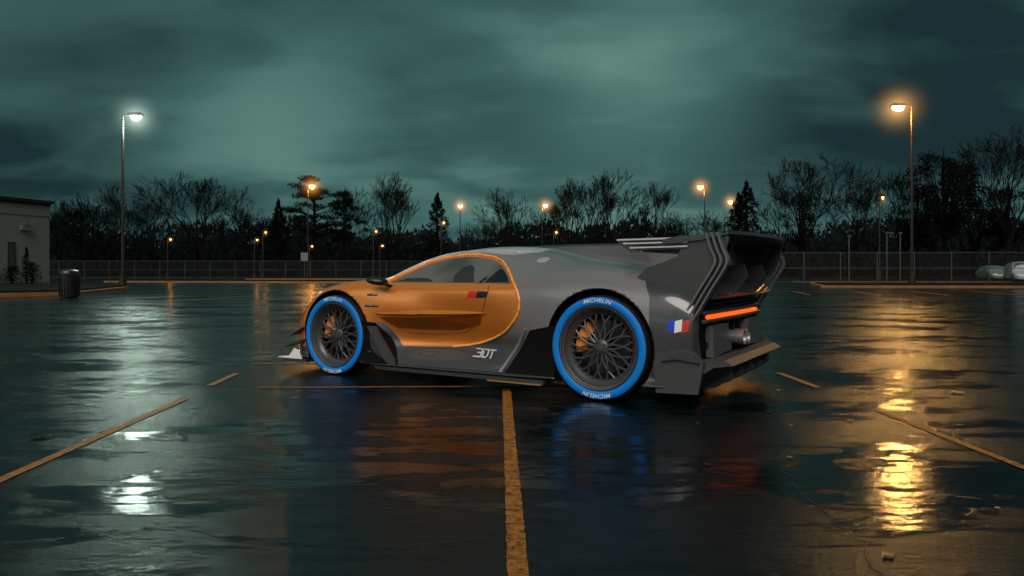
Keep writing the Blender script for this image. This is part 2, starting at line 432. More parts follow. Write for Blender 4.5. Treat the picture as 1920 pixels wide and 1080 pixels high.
    panel('bumper_intake', dense([(sg*.35,.36),(sg*.70,.36),(sg*.68,.2),(sg*.38,.2)], 4), M_matblack, 'front', 1, .003, 3)
panel('fuel_cap', [(.64+.055*math.cos(a), 1.055+.022*math.sin(a)) for a in np.linspace(0, 2*math.pi, 24, endpoint=False)], M_silver, 'side', 1, .008, 3)
ws = [(2.47,0),(2.46,.25),(2.40,.45),(2.30,.60),(2.17,.68),(2.05,.65),(1.85,.57),(1.70,.47),(1.62,.28),(1.60,0)]
ws = ws+[(a, -b) for a, b in ws[-2:0:-1]]
panel('windscreen', dense(ws, 4), M_ws, 'top', 1, .004, 12, (2.05, 0))
gr = [(0+.16*math.cos(a), .40+.15*math.sin(a)) for a in np.linspace(-.6, math.pi+.6, 20)]
panel('front_grille', gr, M_matblack, 'front', 1, .004, 4)
sp = [(3.05,1.0),(3.36,1.01),(3.40,.95),(3.60,.6),(3.68,.25)]
sp = sp+[(a, -b) for a, b in sp[::-1]]
b = MB(); b.plate(sp, lambda a, c, t: (a, c, t), .095, .12); b.obj('front_splitter', M_carbon, car)
keys = [(1.30,.10,1.18,1.1),(1.0,.15,1.200,1.1),(.6,.13,1.208,1.05),(.2,.09,1.208,1.0),(-.2,.06,1.20,.9),(-.5,.035,1.195,.85),(-.68,.03,1.195,.82)]
kq = hermite(range(7), keys, np.linspace(0, 6, 30))
b = MB(); b.loft([[(u, a0, a1) for a0, a1 in ((-w*1.3, z0), (-w, z-.02), (-w*.7, z), (w*.7, z), (w, z-.02), (w*1.3, z0))] for u, w, z, z0 in kq])
b.obj('roof_spine', M_carbon, car, True, 40)
foil = [(0,0),(.04,.022),(.15,.034),(.35,.03),(.52,.028),(.54,.045),(.545,.02),(.35,-.005),(.15,-.012),(.04,-.012)]
rings = []
for v in np.linspace(-.93, .93, 41):
    e = abs(v)/.93; ch = 1-.12*e**4
    rings.append([(-.47-.05*(1-e)-a*ch, v, 1.178+z+a*.05) for a, z in foil])
b = MB(); b.loft(rings); b.obj('rear_wing', M_carbon, car, True, 25)
# dark vaned under-deck, angular in plan
b = MB(); rings = []
for v in (-.87, -.6, -.3, 0, .3, .6, .87):
    e = 1-(abs(v)/.87)
    rings.append([(-.42, v, .93+.02*e), (-.60, v, .90+.02*e), (-.78, v, .86+.015*e), (-.85-.02*e, v, .80), (-.83, v, .775), (-.70, v, .80), (-.42, v, .86)])
b.loft(rings); b.obj('rear_deck', M_carbon, car)
for q in (-.28, .28):
    b = MB(); b.plate([(-.45,.90),(-.84,.80),(-.93,.93),(-.90,1.02),(-.60,1.0)], lambda a, c, t: (a, t, c), q-.01, q+.01)
    b.obj('deck_fin', M_carbon, car)
panel('rear_grille', dense([(.80,.74),(-.80,.74),(-.86,.52),(-.78,.33),(.78,.33),(.86,.52)], 6), M_matblack, 'back', 1, .01, 3)
def bar(v): return (-.765-.015*math.cos(v/.84*1.4), v, .638)
b = MB(); b.tube([bar(v) for v in np.linspace(-.62, .80, 30)], .016, 8); b.obj('tail_light', M_tail, car, True)
for dz in (.670, .606):
    b = MB(); b.tube([(bar(v)[0]+.012, v, dz) for v in np.linspace(-.84, .86, 30)], .017, 6); b.obj('tail_light_surround', M_diff, car, True)
b = MB()
for zz in np.linspace(.70, .76, 3): b.box((-.74, 0, zz), (.05, 1.4, .008))
for q in np.linspace(-.7, .7, 9): b.box((-.735, q, .50), (.03, .02, .2))
b.obj('rear_louvre', M_black, car)
for q in (.062, -.062):
    b = MB(); b.lathe_y([(.0,-.04),(.046,-.04),(.049,.04),(.056,.05),(.056,-.08),(0,-.08)], 28)
    b.v = [(-.80-y, q+x, .445+z) for x, y, z in b.v]
    b.obj('exhaust_pipe', M_exh, car, True, 40)
for s2 in (1, -1):
    b = MB(); b.plate([(s2*.72,.57),(s2*.32,.57),(s2*.20,.36),(s2*.70,.34)], lambda a, c, t: (t, a, c), -.785, -.73)
    b.obj('rear_panel', M_rpan, car)
rings = []
for v in (-.955, -.80, -.5, -.25, .25, .5, .80, .955):
    k = .09 if abs(v) < .85 else 0.0
    rings.append([(-.60, v, .30), (-.72-k, v, .345), (-.80-k, v, .335), (-.86-k, v, .30), (-.80-k, v, .26), (-.62, v, .14), (-.50, v, .13)])
b = MB(); b.loft(rings); b.obj('rear_bumper', M_diff, car)
for q in (-.6,-.3,0,.3,.6):
    b = MB(); b.plate([(-.55,.09),(-.78,.11),(-.90,.20),(-.88,.25),(-.6,.17)], lambda a, c, t: (a, t, c), q-.012, q+.012)
    b.obj('diffuser_fin', M_diff, car)
for sg in (1, -1):
    b = MB(); b.plate([(-.455,.10),(-.76,.11),(-.80,.33),(-.74,.40),(-.60,.42),(-.47,.38),(-.44,.30)], lambda a, c, t, sg=sg: (a, sg*t, c), .96, .995)
    b.obj('bumper_corner', M_diff, car)
    b = MB(); b.plate([(-.50,.33),(-.62,.40),(-.74,.385),(-.78,.33),(-.62,.35)], lambda a, c, t, sg=sg: (a, sg*t, c), .995, 1.02)
    b.obj('corner_winglet', M_carbon, car)

def text_mesh(txt, size, shear=0, off=.02):
    cu = bpy.data.curves.new('t', 'FONT'); cu.body = txt; cu.size = size; cu.shear = shear; cu.align_x = 'CENTER'; cu.resolution_u = 3
    cu.space_character = 1.05; cu.offset = size*off
    o = bpy.data.objects.new('t', cu); COL.objects.link(o)
    bpy.context.view_layer.update()
    me = bpy.data.meshes.new_from_object(o.evaluated_get(bpy.context.evaluated_depsgraph_get()))
    v = [tuple(x.co) for x in me.vertices]; f = [tuple(p.vertices) for p in me.polygons]
    bpy.data.objects.remove(o); return v, f
M_logo = plain('logo_silver', (.50, .50, .50), .4, var=.03)
def bars(m, polys, sg):
    for pl in polys:
        P = dense(pl, 3, False)
        for i in range(len(P)-1):
            a = np.array(P[i]); b_ = np.array(P[i+1]); d = b_-a; d = d/np.linalg.norm(d)*.0062; nrm = np.array((-d[1], d[0]))
            q = [a-d+nrm, b_+d+nrm, b_+d-nrm, a-d-nrm]
            m.add([proj(1.09-sg*x*1.35, .243+y*.92, 'side', sg, .009) for x, y in q], [(0,1,2,3)])
for sg in (1, -1):
    for glyph in ([[(-.074,.072),(-.030,.072),(-.024,.064),(-.024,.04),(-.055,.038)], [(-.024,.038),(-.024,.010),(-.030,.004),(-.075,.004)]],
                  [[(-.008,.072),(.02,.072),(.03,.06),(.03,.018),(.018,.004),(-.008,.004),(-.008,.05)]],
                  [[(.038,.072),(.090,.072)], [(.064,.072),(.064,.004)]]):
        m = MB(); bars(m, glyph, sg); m.obj('lettering', M_logo, car)

def build_wheel(R, W, uw, sg):
    r1 = .80*R
    wh = MB(); wh.lathe_y([(.30*r1,-.21),(.93*r1,-.20),(.93*r1,-.12),(.95*r1,-.09)], 72)
    w = wh.obj('wheel', M_barrel, car, True, 40)
    w.location = (uw, sg*1.0, R)
    if sg < 0: w.rotation_euler = (0, 0, math.pi)
    t = MB(); t.lathe_y([(r1,-.012),(.84*R,.0),(.90*R,.004),(.96*R,-.004),(.988*R,-.025),(R,-.055),(R,-.11),(.992*R,-.112),(.992*R,-.12),(R,-.122),(R,-W+.06),(.985*R,-W+.03),(.95*R,-W),(r1,-W)], 96)
    t.obj('tyre', M_rubber, w, True, 50)
    s = MB(); s.lathe_y([(.822*R,-.003),(.84*R,.0025),(.90*R,.007),(.955*R,.001),(.968*R,-.004)], 96)
    s.obj('sidewall_ring', M_blue, w, True)
    tv, tf = text_mesh('MICHELIN', .043, .25, .01)
    for base in (math.pi/2, -math.pi/2):
        vs = []
        for x, y, z in tv:
            r = .872*R+y*.95; a = base-(x*1.12)/(.885*R)
            vs.append((-r*math.cos(a), .0098, r*math.sin(a)))
        m = MB(); m.add(vs, tf); m.obj('lettering', M_white, w)
    l = MB(); l.lathe_y([(r1*1.01,-.006),(r1*.995,.002),(r1*.97,-.001),(r1*.955,-.015),(r1*.93,-.018),(r1*.90,-.040),(r1*.84,-.065),(r1*.79,-.078),(r1*.775,-.10)], 96)
    for k in range(36):
        a = 2*math.pi*k/36
        l.lathe_y([(0,.010),(.004,.009),(.005,0)], 6, (r1*.80*math.cos(a), -.077, r1*.80*math.sin(a)))
    l.obj('rim_lip', M_lip, w, True, 40)
    l = MB(); ns = 14
    def P(r, a, y): return Vector((r*math.cos(a), y, r*math.sin(a)))
    for k in range(ns):
        a0 = 2*math.pi*k/ns+.15
        for sd in (-1, 1):
            pts = [P(r1*.16, a0, -.072), P(r1*.34, a0+sd*.07, -.070), P(r1*.55, a0+sd*.20, -.071+.003*sd), P(r1*.79, a0+sd*.36, -.082)]
            l.tube(pts, [.010, .0085, .0075, .0095], 5)
    l.lathe_y([(0,-.040),(.030,-.042),(.034,-.050),(.050,-.056),(r1*.19,-.062),(r1*.20,-.10)], 40)
    for k in range(5):
        a = 2*math.pi*k/5
        l.lathe_y([(0,-.044),(.008,-.046),(.009,-.060)], 8, (.042*math.cos(a), 0, .042*math.sin(a)))
    l.obj('rim', M_rim, w, True, 40)
    d = MB(); d.lathe_y([(.08,-.15),(r1*.66,-.15),(r1*.66,-.165),(.08,-.165)], 64)
    d.obj('brake_disc', M_disc, w, True, 40)
    A = np.linspace(-.62, .55, 14)+(math.radians(22))
    c = MB(); c.loft([[(r*math.cos(a), y, r*math.sin(a)) for r, y in ((r1*.44,-.105),(r1*.72,-.105),(r1*.74,-.17),(r1*.44,-.17))] for a in A])
    c.obj('brake_caliper', M_caliper, w)
for sg in (1, -1):
    build_wheel(.373, .29, FW[0], sg); build_wheel(.394, .36, 0, sg)

# ------------------------------------------------------------------ ground
def ground_mat():
    m, nt, b = new_mat('wet_asphalt')
    L = nt.links.new
    tc = N(nt, 'ShaderNodeTexCoord')
    def noise(scale, detail, rough=.5, dist=0, sx=1, sy=1, off=0):
        mp = N(nt, 'ShaderNodeMapping'); mp.inputs['Scale'].default_value = (sx, sy, 1); mp.inputs['Location'].default_value = (off, off*.7, 0); L(tc.outputs['Object'], mp.inputs[0])
        n = N(nt, 'ShaderNodeTexNoise'); n.inputs['Scale'].default_value = scale; n.inputs['Detail'].default_value = detail
        n.inputs['Roughness'].default_value = rough; n.inputs['Distortion'].default_value = dist
        L(mp.outputs[0], n.inputs['Vector']); return n.outputs['Fac']
    def rng(s, a, b_, c, d, smooth=True):
        r = N(nt, 'ShaderNodeMapRange'); r.interpolation_type = 'SMOOTHSTEP' if smooth else 'LINEAR'
        for i, v in zip((1, 2, 3, 4), (a, b_, c, d)): r.inputs[i].default_value = v
        L(s, r.inputs[0]); return r.outputs[0]
    def math2(op, a, c):
        n = N(nt, 'ShaderNodeMath', operation=op)
        for i, x in enumerate((a, c)):
            if isinstance(x, (int, float)): n.inputs[i].default_value = x
            else: L(x, n.inputs[i])
        return n.outputs[0]
    big = noise(.6, 4, .5, .3, .7, 1.4, 4)
    mid = noise(2.8, 8, .68, .6, .55, 1.8)
    pud = rng(math2('ADD', math2('MULTIPLY', big, .45), math2('MULTIPLY', mid, .55)), .49, .53, 0, 1)
    fine = noise(120, 3, .7)
    grain = noise(48, 4, .65)
    wav = noise(7, 3, .5, 0, 1, 1.8)
    r1 = rng(grain, .3, .7, .15, .26)
    r2 = rng(grain, .3, .7, .10, .14)
    rough = N(nt, 'ShaderNodeMix'); L(pud, rough.inputs[0]); L(r1, rough.inputs[2]); L(r2, rough.inputs[3])
    L(rough.outputs[0], b.inputs['Roughness'])
    cm = N(nt, 'ShaderNodeMix', data_type='RGBA'); cm.inputs[6].default_value = (.0045, .0085, .0095, 1); cm.inputs[7].default_value = (.002, .004, .0045, 1)
    L(pud, cm.inputs[0])
    cm2 = N(nt, 'ShaderNodeMix', data_type='RGBA', blend_type='MULTIPLY'); cm2.inputs[0].default_value = 1
    L(cm.outputs[2], cm2.inputs[6]); gg = rng(fine, .3, .75, .3, 2.0)
    cc = N(nt, 'ShaderNodeCombineColor'); [L(gg, cc.inputs[i]) for i in range(3)]
    L(cc.outputs[0], cm2.inputs[7]); L(cm2.outputs[2], b.inputs['Base Color'])
    spec = rng(mid, .36, .62, .14, .52); L(spec, b.inputs['Specular IOR Level'])
    inv = math2('SUBTRACT', 1, pud)
    h = math2('ADD', math2('MULTIPLY', math2('MULTIPLY', fine, .0017), math2('ADD', math2('MULTIPLY', inv, .85), .15)), math2('MULTIPLY', math2('MULTIPLY', grain, .0032), math2('ADD', math2('MULTIPLY', inv, .75), .25)))
    h = math2('ADD', h, math2('MULTIPLY', wav, .0035))
    bp = N(nt, 'ShaderNodeBump'); bp.inputs['Strength'].default_value = .85; bp.inputs['Distance'].default_value = 1
    L(h, bp.inputs['Height']); L(bp.outputs[0], b.inputs['Normal'])
    b.inputs['IOR'].default_value = 1.38
    return m
M_ground = ground_mat()
g = MB(); g.add([(-1500,-200,0),(1500,-200,0),(1500,2500,0),(-1500,2500,0)], [(0,1,2,3)])
go = g.obj('ground', M_ground); go['kind'] = 'structure'
M_grass = plain('dark_grass', (.005, .006, .004), .9, bump=.6, scale=2, var=.4, spec=.1)
g = MB(); g.add([(-1500,96,.004),(1500,96,.004),(1500,2500,.004),(-1500,2500,.004)], [(0,1,2,3)])
o = g.obj('grass', M_grass); o['kind'] = 'structure'

def paint_mat():
    m, nt, b = new_mat('worn_yellow_paint'); L = nt.links.new
    tc = N(nt, 'ShaderNodeTexCoord')
    n = N(nt, 'ShaderNodeTexNoise'); n.inputs['Scale'].default_value = 24; n.inputs['Detail'].default_value = 8; n.inputs['Roughness'].default_value = .8
    L(tc.outputs['Object'], n.inputs['Vector'])
    r = N(nt, 'ShaderNodeValToRGB'); r.color_ramp.elements[0].position = .36; r.color_ramp.elements[0].color = (.02, .012, .007, 1)
    r.color_ramp.elements[1].position = .56; r.color_ramp.elements[1].color = (.42, .15, .022, 1)
    L(n.outputs['Fac'], r.inputs[0]); L(r.outputs[0], b.inputs['Base Color']); setp(b, Roughness=.5)
    b.inputs['Specular IOR Level'].default_value = .3
    bp = N(nt, 'ShaderNodeBump'); bp.inputs['Strength'].default_value = .6; bp.inputs['Distance'].default_value = .006
    L(n.outputs['Fac'], bp.inputs['Height']); L(bp.outputs[0], b.inputs['Normal'])
    return m
M_paint = paint_mat()
def line(p, q, w):
    p = Vector((*p, 0)); q = Vector((*q, 0)); d = (q-p).normalized(); nrm = Vector((-d.y, d.x, 0))*w/2
    L = (q-p).length; n = max(2, int(L/.03)); m = MB(); vs = []
    if L > 20: n = 2
    for i in range(n+1):
        c = p+(q-p)*i/n; j = 1+random.uniform(-.10, .05); j2 = 1+random.uniform(-.10, .05)
        vs += [c+nrm*j+Vector((0, 0, .004)), c-nrm*j2+Vector((0, 0, .004))]
    m.add(vs, [(2*i, 2*i+1, 2*i+3, 2*i+2) for i in range(n)])
    o = m.obj('painted_line', M_paint); o['kind'] = 'structure'
line((-.045, 6.16), (.045, .9), .070)
line((-2.1, 6.2), (.9, 6.28), .05)
line((-2.475, 5.68), (-2.25, .9), .06)
line((-2.60, 7.05), (-2.55, 6.3), .06)
line((2.53, 7.1), (2.54, 6.2), .07); line((2.54, 5.2), (2.49, 1.2), .055)
line((-2.72, 7.8), (-1.9, 7.8), .05)
for i in range(9):
    x = -30+i*2.7
    line((x, 24), (x+1.0, 29), .1)
for i in range(12):
    x = 12+i*2.8
    line((x, 30), (x+1.2, 35), .1)
line((8, 35.2), (46, 35.2), .12)

m = MB(); x, y = 1.30, 3.6; vs = []
while y > 1.6:
    w = random.uniform(.0012, .0035); vs += [(x-w, y, .003), (x+w, y+.004, .003)]
    y -= random.uniform(.02, .05); x += random.uniform(-.02, .016)-.001
m.add(vs, [(2*i, 2*i+1, 2*i+3, 2*i+2) for i in range(len(vs)//2-1)])
o = m.obj('asphalt_crack', plain('crack_fill', (.03, .018, .01), .8)); o['kind'] = 'structure'
def leaf(loc, s, rz, mat, lab):
    m = MB(); n = 9; vs = []
    for i in range(n):
        t = i/(n-1); w = math.sin(math.pi*t)**.7*.35*(1+.3*math.sin(i*5)); z = .02+.12*math.sin(i*1.7)**2
        vs += [((t-.5), w, z), ((t-.5), 0, z*.4+.01), ((t-.5), -w, z*.8+.02)]
    fs = []
    for i in range(n-1):
        for k in range(2): fs.append((i*3+k, i*3+k+1, i*3+k+4, i*3+k+3))
    m.add([(a*s, b_*s, c*s) for a, b_, c in vs], fs); o = m.obj('dead_leaf', mat); o.location = loc; o.rotation_euler = (0, 0, rz)
    tag(o, lab, 'leaf', 'litter on the wet asphalt')
M_leaf = plain('leaf_brown', (.012, .009, .007), .7); M_leafp = plain('leaf_pale', (.30, .18, .08), .5)
leaf((-2.74, 4.34, .004), .11, .3, M_leaf, 'dark crumpled leaf lying on wet asphalt')
leaf((-1.90, 4.33, .004), .05, 1.2, M_leaf, 'dark crumpled leaf lying on wet asphalt')
leaf((1.28, 2.54, .004), .05, .2, M_leafp, 'pale crumpled leaf lying on wet asphalt')
leaf((3.52, 5.9, .004), .12, .2, M_leafp, 'pale crumpled leaf lying on wet asphalt')
leaf((1.76, 5.1, .004), .06, .9, M_leaf, 'dark crumpled leaf lying on wet asphalt')
for i in range(16):
    leaf((random.uniform(.8, 3.6), random.uniform(3, 7), .004), random.uniform(.015, .045), random.uniform(0, 6), M_leafp if i % 3 else M_leaf, 'small dead leaf lying on wet asphalt')

# ------------------------------------------------------------------ kerbs and islands
M_kerb = plain('kerb_yellow', (.20, .085, .022), .6, bump=.4, scale=1.5, var=.7)
M_soil = plain('verge_soil', (.006, .007, .005), .9, bump=.8, scale=3, var=.5, spec=.1)
def island(poly):
    m = MB(); m.plate(poly, lambda a, c, t: (a, c, t), .0, .13)
    o = m.obj('kerb', M_kerb); o['kind'] = 'structure'
    P = np.array(poly); c = P.mean(axis=0); Q = []
    n = len(P)
    for i in range(n):
        d = P[i]-c; Q.append(tuple(P[i]-d/np.linalg.norm(d)*.3))
    m = MB(); m.plate(Q, lambda a, c_, t: (a, c_, t), .135, .21)
    o = m.obj('verge', M_soil); o['kind'] = 'structure'
island([(-60,24),(-21.5,26),(-17.5,30),(-20.5,40),(-24.5,44),(-60,46)])
island([(-35,64),(-13,60),(-12,63),(-34,70)])
island([(18,43.5),(40,42),(70,40),(70,50),(20,50)])
island([(-30,84),(-2,84),(-2,88),(-30,88)])
island([(24,60),(60,58),(60,62),(24,64)])

# ------------------------------------------------------------------ street lamps
M_pole = plain('pole_metal', (.02, .011, .008), .5, .3)
def glow_mat(name, col, s, pwr):
    m = bpy.data.materials.new(name); m.use_nodes = True; nt = m.node_tree; nt.nodes.clear(); L = nt.links.new
    out = N(nt, 'ShaderNodeOutputMaterial'); tc = N(nt, 'ShaderNodeTexCoord')
    ln = N(nt, 'ShaderNodeVectorMath', operation='LENGTH'); L(tc.outputs['Object'], ln.inputs[0])
    mr = N(nt, 'ShaderNodeMapRange'); mr.inputs[1].default_value = 0; mr.inputs[2].default_value = 1; mr.inputs[3].default_value = 1; mr.inputs[4].default_value = 0
    L(ln.outputs['Value'], mr.inputs[0])
    pw = N(nt, 'ShaderNodeMath', operation='POWER'); pw.inputs[1].default_value = pwr; L(mr.outputs[0], pw.inputs[0])
    ml = N(nt, 'ShaderNodeMath', operation='MULTIPLY'); ml.inputs[1].default_value = s; L(pw.outputs[0], ml.inputs[0])
    em = N(nt, 'ShaderNodeEmission'); em.inputs[0].default_value = (*col, 1); L(ml.outputs[0], em.inputs[1])
    L(em.outputs[0], out.inputs['Volume'])
    return m
def build_lamp(col, hcol, Hh, arm, power, R, gs, gp, label='', es=40, bs=1):
    root = empty('street_lamp', label=label, cat='street lamp', group='lamps around the parking lot')
    m = MB(); m.tube([(0,0,0),(0,0,.6)], .2, 12); m.tube([(0,0,.6),(0,0,Hh*.5),(0,0,Hh)], [.085,.075,.06], 10)
    m.obj('pole', M_pole, root, True, 50)
    m = MB(); m.tube([(0,0,Hh-.08),(arm*.5,0,Hh-.06)], .045, 8)
    m.box((arm*.95, 0, Hh), (abs(arm)*1.0, .42, .12), taper=.85); m.box((arm*.95, 0, Hh-.09), (abs(arm)*1.02, .45, .05))
    m.obj('lamp_head', M_pole, root)
    m = MB(); vs = []; fs = []
    for i in range(5):
        ph = math.pi/2*i/4
        for k in range(16):
            th = 2*math.pi*k/16
            vs.append((arm*.98+.40*abs(arm)*bs*math.cos(ph)*math.cos(th), .19*bs*math.cos(ph)*math.sin(th), Hh-.12-.24*bs*math.sin(ph)))
    for i in range(4):
        for k in range(16): fs.append((i*16+k, i*16+(k+1) % 16, (i+1)*16+(k+1) % 16, (i+1)*16+k))
    m.add(vs, fs); m.obj('bulb', plain('bulb_glow', (.5,.5,.5), emit=col, es=es, var=0), root, True)
    ld = bpy.data.lights.new('lamp_light', 'POINT'); ld.energy = power; ld.color = hcol; ld.shadow_soft_size = .22
    lo = bpy.data.objects.new('lamp_light', ld); COL.objects.link(lo); lo.parent = root; lo.location = (arm*.98, 0, Hh-.38-.26*bs)
    m = MB(); vs = []; fs = []
    for i in range(13):
        ph = math.pi*i/12
        for k in range(24):
            th = 2*math.pi*k/24; vs.append((math.sin(ph)*math.cos(th), math.sin(ph)*math.sin(th), math.cos(ph)))
    for i in range(12):
        for k in range(24): fs.append((i*24+k, i*24+(k+1) % 24, (i+1)*24+(k+1) % 24, (i+1)*24+k))
    m.add(vs, fs); h = m.obj('painted_halo', glow_mat('painted_halo_glow', hcol, gs, gp), root); h.location = (arm*.98, 0, Hh-.22); h.scale = (R, R, R)  # emissive sphere imitates the glow around the bulb; no mist is modelled
    return root
wl = build_lamp((.85, 1, .85), (.74, 1, .82), 9.25, .72, 1250, 2.8, 1.3, 8, label='tall street lamp with a bright white head on a dark pole', es=30)
wl.location = (-20.85, 40, .13)
ol = build_lamp((1, .60, .20), (1, .50, .13), 10.9, -.85, 1900, 3.4, 1.4, 8, label='tall street lamp with a bright amber head on a dark pole', es=22, bs=1.15)
ol.location = (24.1, 45, .1)
dl = build_lamp((1, .48, .12), (1, .40, .07), 11.3, .5, 900, 3.1, 2.0, 8, label='distant amber street lamp on a slim pole', es=16, bs=1.8)
dl.location = (-24.6, 90, .1)
for x, y, s, a in ((23.2, 90, 1.0, math.pi), (33.6, 113, 1.03, math.pi), (-7.5, 108, .94, math.pi/2), (4.45, 110, .96, 0)):
    copy_thing(dl, (x, y, 0), a, s)
sl = build_lamp((1, .45, .1), (1, .38, .06), 5.5, .4, 18, .8, 1.4, 5, label='small far amber lamp among the trees', es=7, bs=.8)
sl.location = (-47.5, 103, 0)
for px, py, Y in ((493,436,106),(700,434,106),(827,418,106),(1038,436,106),(580,462,104),(712,461,106),(477,450,106),(1649,371,88)):
    z = .97+(508-py)*Y/1400
    copy_thing(sl, ((px-960)*Y/1400, Y, 0), 0, (1, 1, z/5.3))

# ------------------------------------------------------------------ building
M_wall = plain('pale_wall', (.155, .175, .16), .85, bump=.3, scale=1.5, var=.12, spec=.2)
M_roof = plain('roof_trim', (.010, .012, .013), .7, spec=.2)
bd = empty('low_building', (-44.6, 72, 0), math.atan2(-4.7, -1.5), label='low pale walled commercial building with dark flat roof edge', cat='building')
m = MB(); m.box((15, -10, 3.7), (30, 20, 7.4)); m.obj('wall', M_wall, bd)
m = MB(); m.box((15, -10, 7.55), (30.6, 20.6, .3)); m.box((15, -10, 7.28), (30.2, 20.2, .2)); m.obj('roof', M_roof, bd)
for u in (3.9, 9.5, 15):
    m = MB(); m.box((u, .03, 2.3), (.7, .08, 2.6)); m.obj('window_frame', M_roof, bd)
    m = MB(); m.box((u, .08, 2.3), (.55, .04, 2.4)); m.obj('window', M_glass, bd)
m = MB(); m.box((2.7, .2, 5.0), (.9, .4, .5)); m.box((2.7, .35, 5.35), (.5, .3, .12)); m.obj('wall_vent', plain('vent_grey', (.12, .12, .11), .6), bd)
m = MB(); m.box((15, .03, 6.2), (29.9, .06, .06)); m.obj('wall_band', plain('band_grey', (.10, .10, .09), .8), bd)

M_leafd = plain('dark_foliage', (.0045, .0060, .005), .95, scale=1.2, var=.3, spec=.0)
M_bark = plain('bark', (.006, .0065, .0065), .9, bump=.6, scale=3, var=.4, spec=.0)
M_twig = plain('twigs', (.008, .009, .009), .9, scale=1, var=.3, spec=.0)
def leafcloud(m, c, r, n, s):
    for _ in range(n):
        d = np.random.normal(size=3); d /= np.linalg.norm(d); k = random.random()**.45
        p = Vector((c[0]+d[0]*r[0]*k, c[1]+d[1]*r[1]*k, c[2]+d[2]*r[2]*k))
        a = Vector(np.random.normal(size=3)).normalized()*s*random.uniform(.5, 1.2); b = Vector(np.random.normal(size=3)).normalized()*s*random.uniform(.3, .8)
        m.add([p-a*.5, p+b*.5, p+a*.5, p-b*.5], [(0, 1, 2, 3)])
def shrub(loc, h, w, cone, lab):
    root = empty('shrub', loc, label=lab, cat='shrub', group='shrubs beside the building')
    m = MB(); m.tube([(0,0,0),(0,0,h*.8)], [.08,.02], 6); m.obj('trunk', M_bark, root)
    m = MB()
    for i in range(8):
        t = i/7; rr = w*(1-t*.85) if cone else w*math.sqrt(max(.1, 1-(t-.3)**2*1.2))
        leafcloud(m, (random.uniform(-.1,.1), random.uniform(-.1,.1), h*(.12+.82*t)), (rr, rr, h*.1), 110, .16)
    m.obj('crown', M_leafd, root)
shrub((-42.3, 65, 0), 3.0, .7, True, 'tall conical dark evergreen shrub beside building')
for i in range(9):
    shrub((-40.5-i*.95+random.uniform(-.1,.1), 63-i*1.1, 0), 1.4+random.uniform(-.15,.3), .75, False, 'rounded dark shrub in a row by the building')

bn = empty('litter_bin', (-15.95, 26.9, .0), label='dark cylindrical litter bin with domed lid on kerb', cat='bin')
m = MB(); m.tube([(0,0,0),(0,0,.05),(0,0,.82)], [.27,.30,.32], 20)
for k in range(20):
    a = 2*math.pi*k/20; m.box((.325*math.cos(a), .325*math.sin(a), .42), (.02, .03, .7), Matrix.Rotation(a, 3, 'Z'))
m.obj('bin_body', M_black, bn)
m = MB(); m.tube([(0,0,.84),(0,0,.88),(0,0,.97),(0,0,1.02),(0,0,1.04)], [.345,.35,.31,.2,.06], 20); m.obj('bin_lid', M_black, bn, True, 40)

# ------------------------------------------------------------------ fences
def mesh_mat():
    m = bpy.data.materials.new('chain_link'); m.use_nodes = True; nt = m.node_tree; L = nt.links.new; b = nt.nodes['Principled BSDF']
    setp(b, Roughness=.5, Metallic=.3); b.inputs['Base Color'].default_value = (.04, .045, .043, 1)
    tc = N(nt, 'ShaderNodeTexCoord'); sep = N(nt, 'ShaderNodeSeparateXYZ'); L(tc.outputs['Object'], sep.inputs[0])
    outs = []
    for sgn in (1, -1):
        a = N(nt, 'ShaderNodeMath', operation='MULTIPLY'); a.inputs[1].default_value = sgn; L(sep.outputs[2], a.inputs[0])
        s = N(nt, 'ShaderNodeMath', operation='ADD'); L(sep.outputs[0], s.inputs[0]); L(a.outputs[0], s.inputs[1])
        p = N(nt, 'ShaderNodeMath', operation='PINGPONG'); p.inputs[1].default_value = .05; L(s.outputs[0], p.inputs[0])
        g = N(nt, 'ShaderNodeMath', operation='LESS_THAN'); g.inputs[1].default_value = .003; L(p.outputs[0], g.inputs[0]); outs.append(g)
    mx = N(nt, 'ShaderNodeMath', operation='MAXIMUM'); L(outs[0].outputs[0], mx.inputs[0]); L(outs[1].outputs[0], mx.inputs[1])
    L(mx.outputs[0], b.inputs['Alpha']); return m
M_link = mesh_mat(); M_fence = plain('galvanised', (.05, .055, .054), .45, .2, spec=.3)
def fence(p, q, h, step, lab):
    d = Vector((q[0]-p[0], q[1]-p[1])); L = d.length
    r = empty('chain_link_fence', (p[0], p[1], 0), math.atan2(d.y, d.x), label=lab, cat='fence')
    n = int(L/step)
    for i in range(n+1):
        m = MB(); m.tube([(i*step, 0, 0), (i*step, 0, h+.05)], .04, 6); m.obj('fence_post', M_fence, r)
    for z in (h, h*.5, .12):
        m = MB(); m.tube([(0, 0, z), (n*step, 0, z)], .025, 5); m.obj('rail', M_fence, r)
    m = MB(); m.add([(0, .03, .05), (n*step, .03, .05), (n*step, .03, h), (0, .03, h)], [(0, 1, 2, 3)]); m.obj('wire_mesh', M_link, r)
fence((-62, 92), (6, 92), 2.2, 3.1, 'long grey chain link fence along the lot edge')
fence((14, 57), (62, 54), 2.35, 2.7, 'grey chain link fence with pipe rails behind the lot')
for px, top, Y in ((1592,443,56),(1663,437,58),(1688,437,58)):
    m = MB(); z = .97+(508-top)*Y/1400
    m.tube([(0,0,0),(0,0,z)], .05, 8); m.box((0,0,z), (.22,.22,.14))
    o = m.obj('marker_post', M_fence); o.location = ((px-960)*Y/1400, Y, 0); tag(o, 'slim grey post standing beside the fence', 'post', 'slim posts by the fence')
sg_ = empty('road_sign', (-23.9, 86, 0), label='small pale board sign on a grey post', cat='sign')
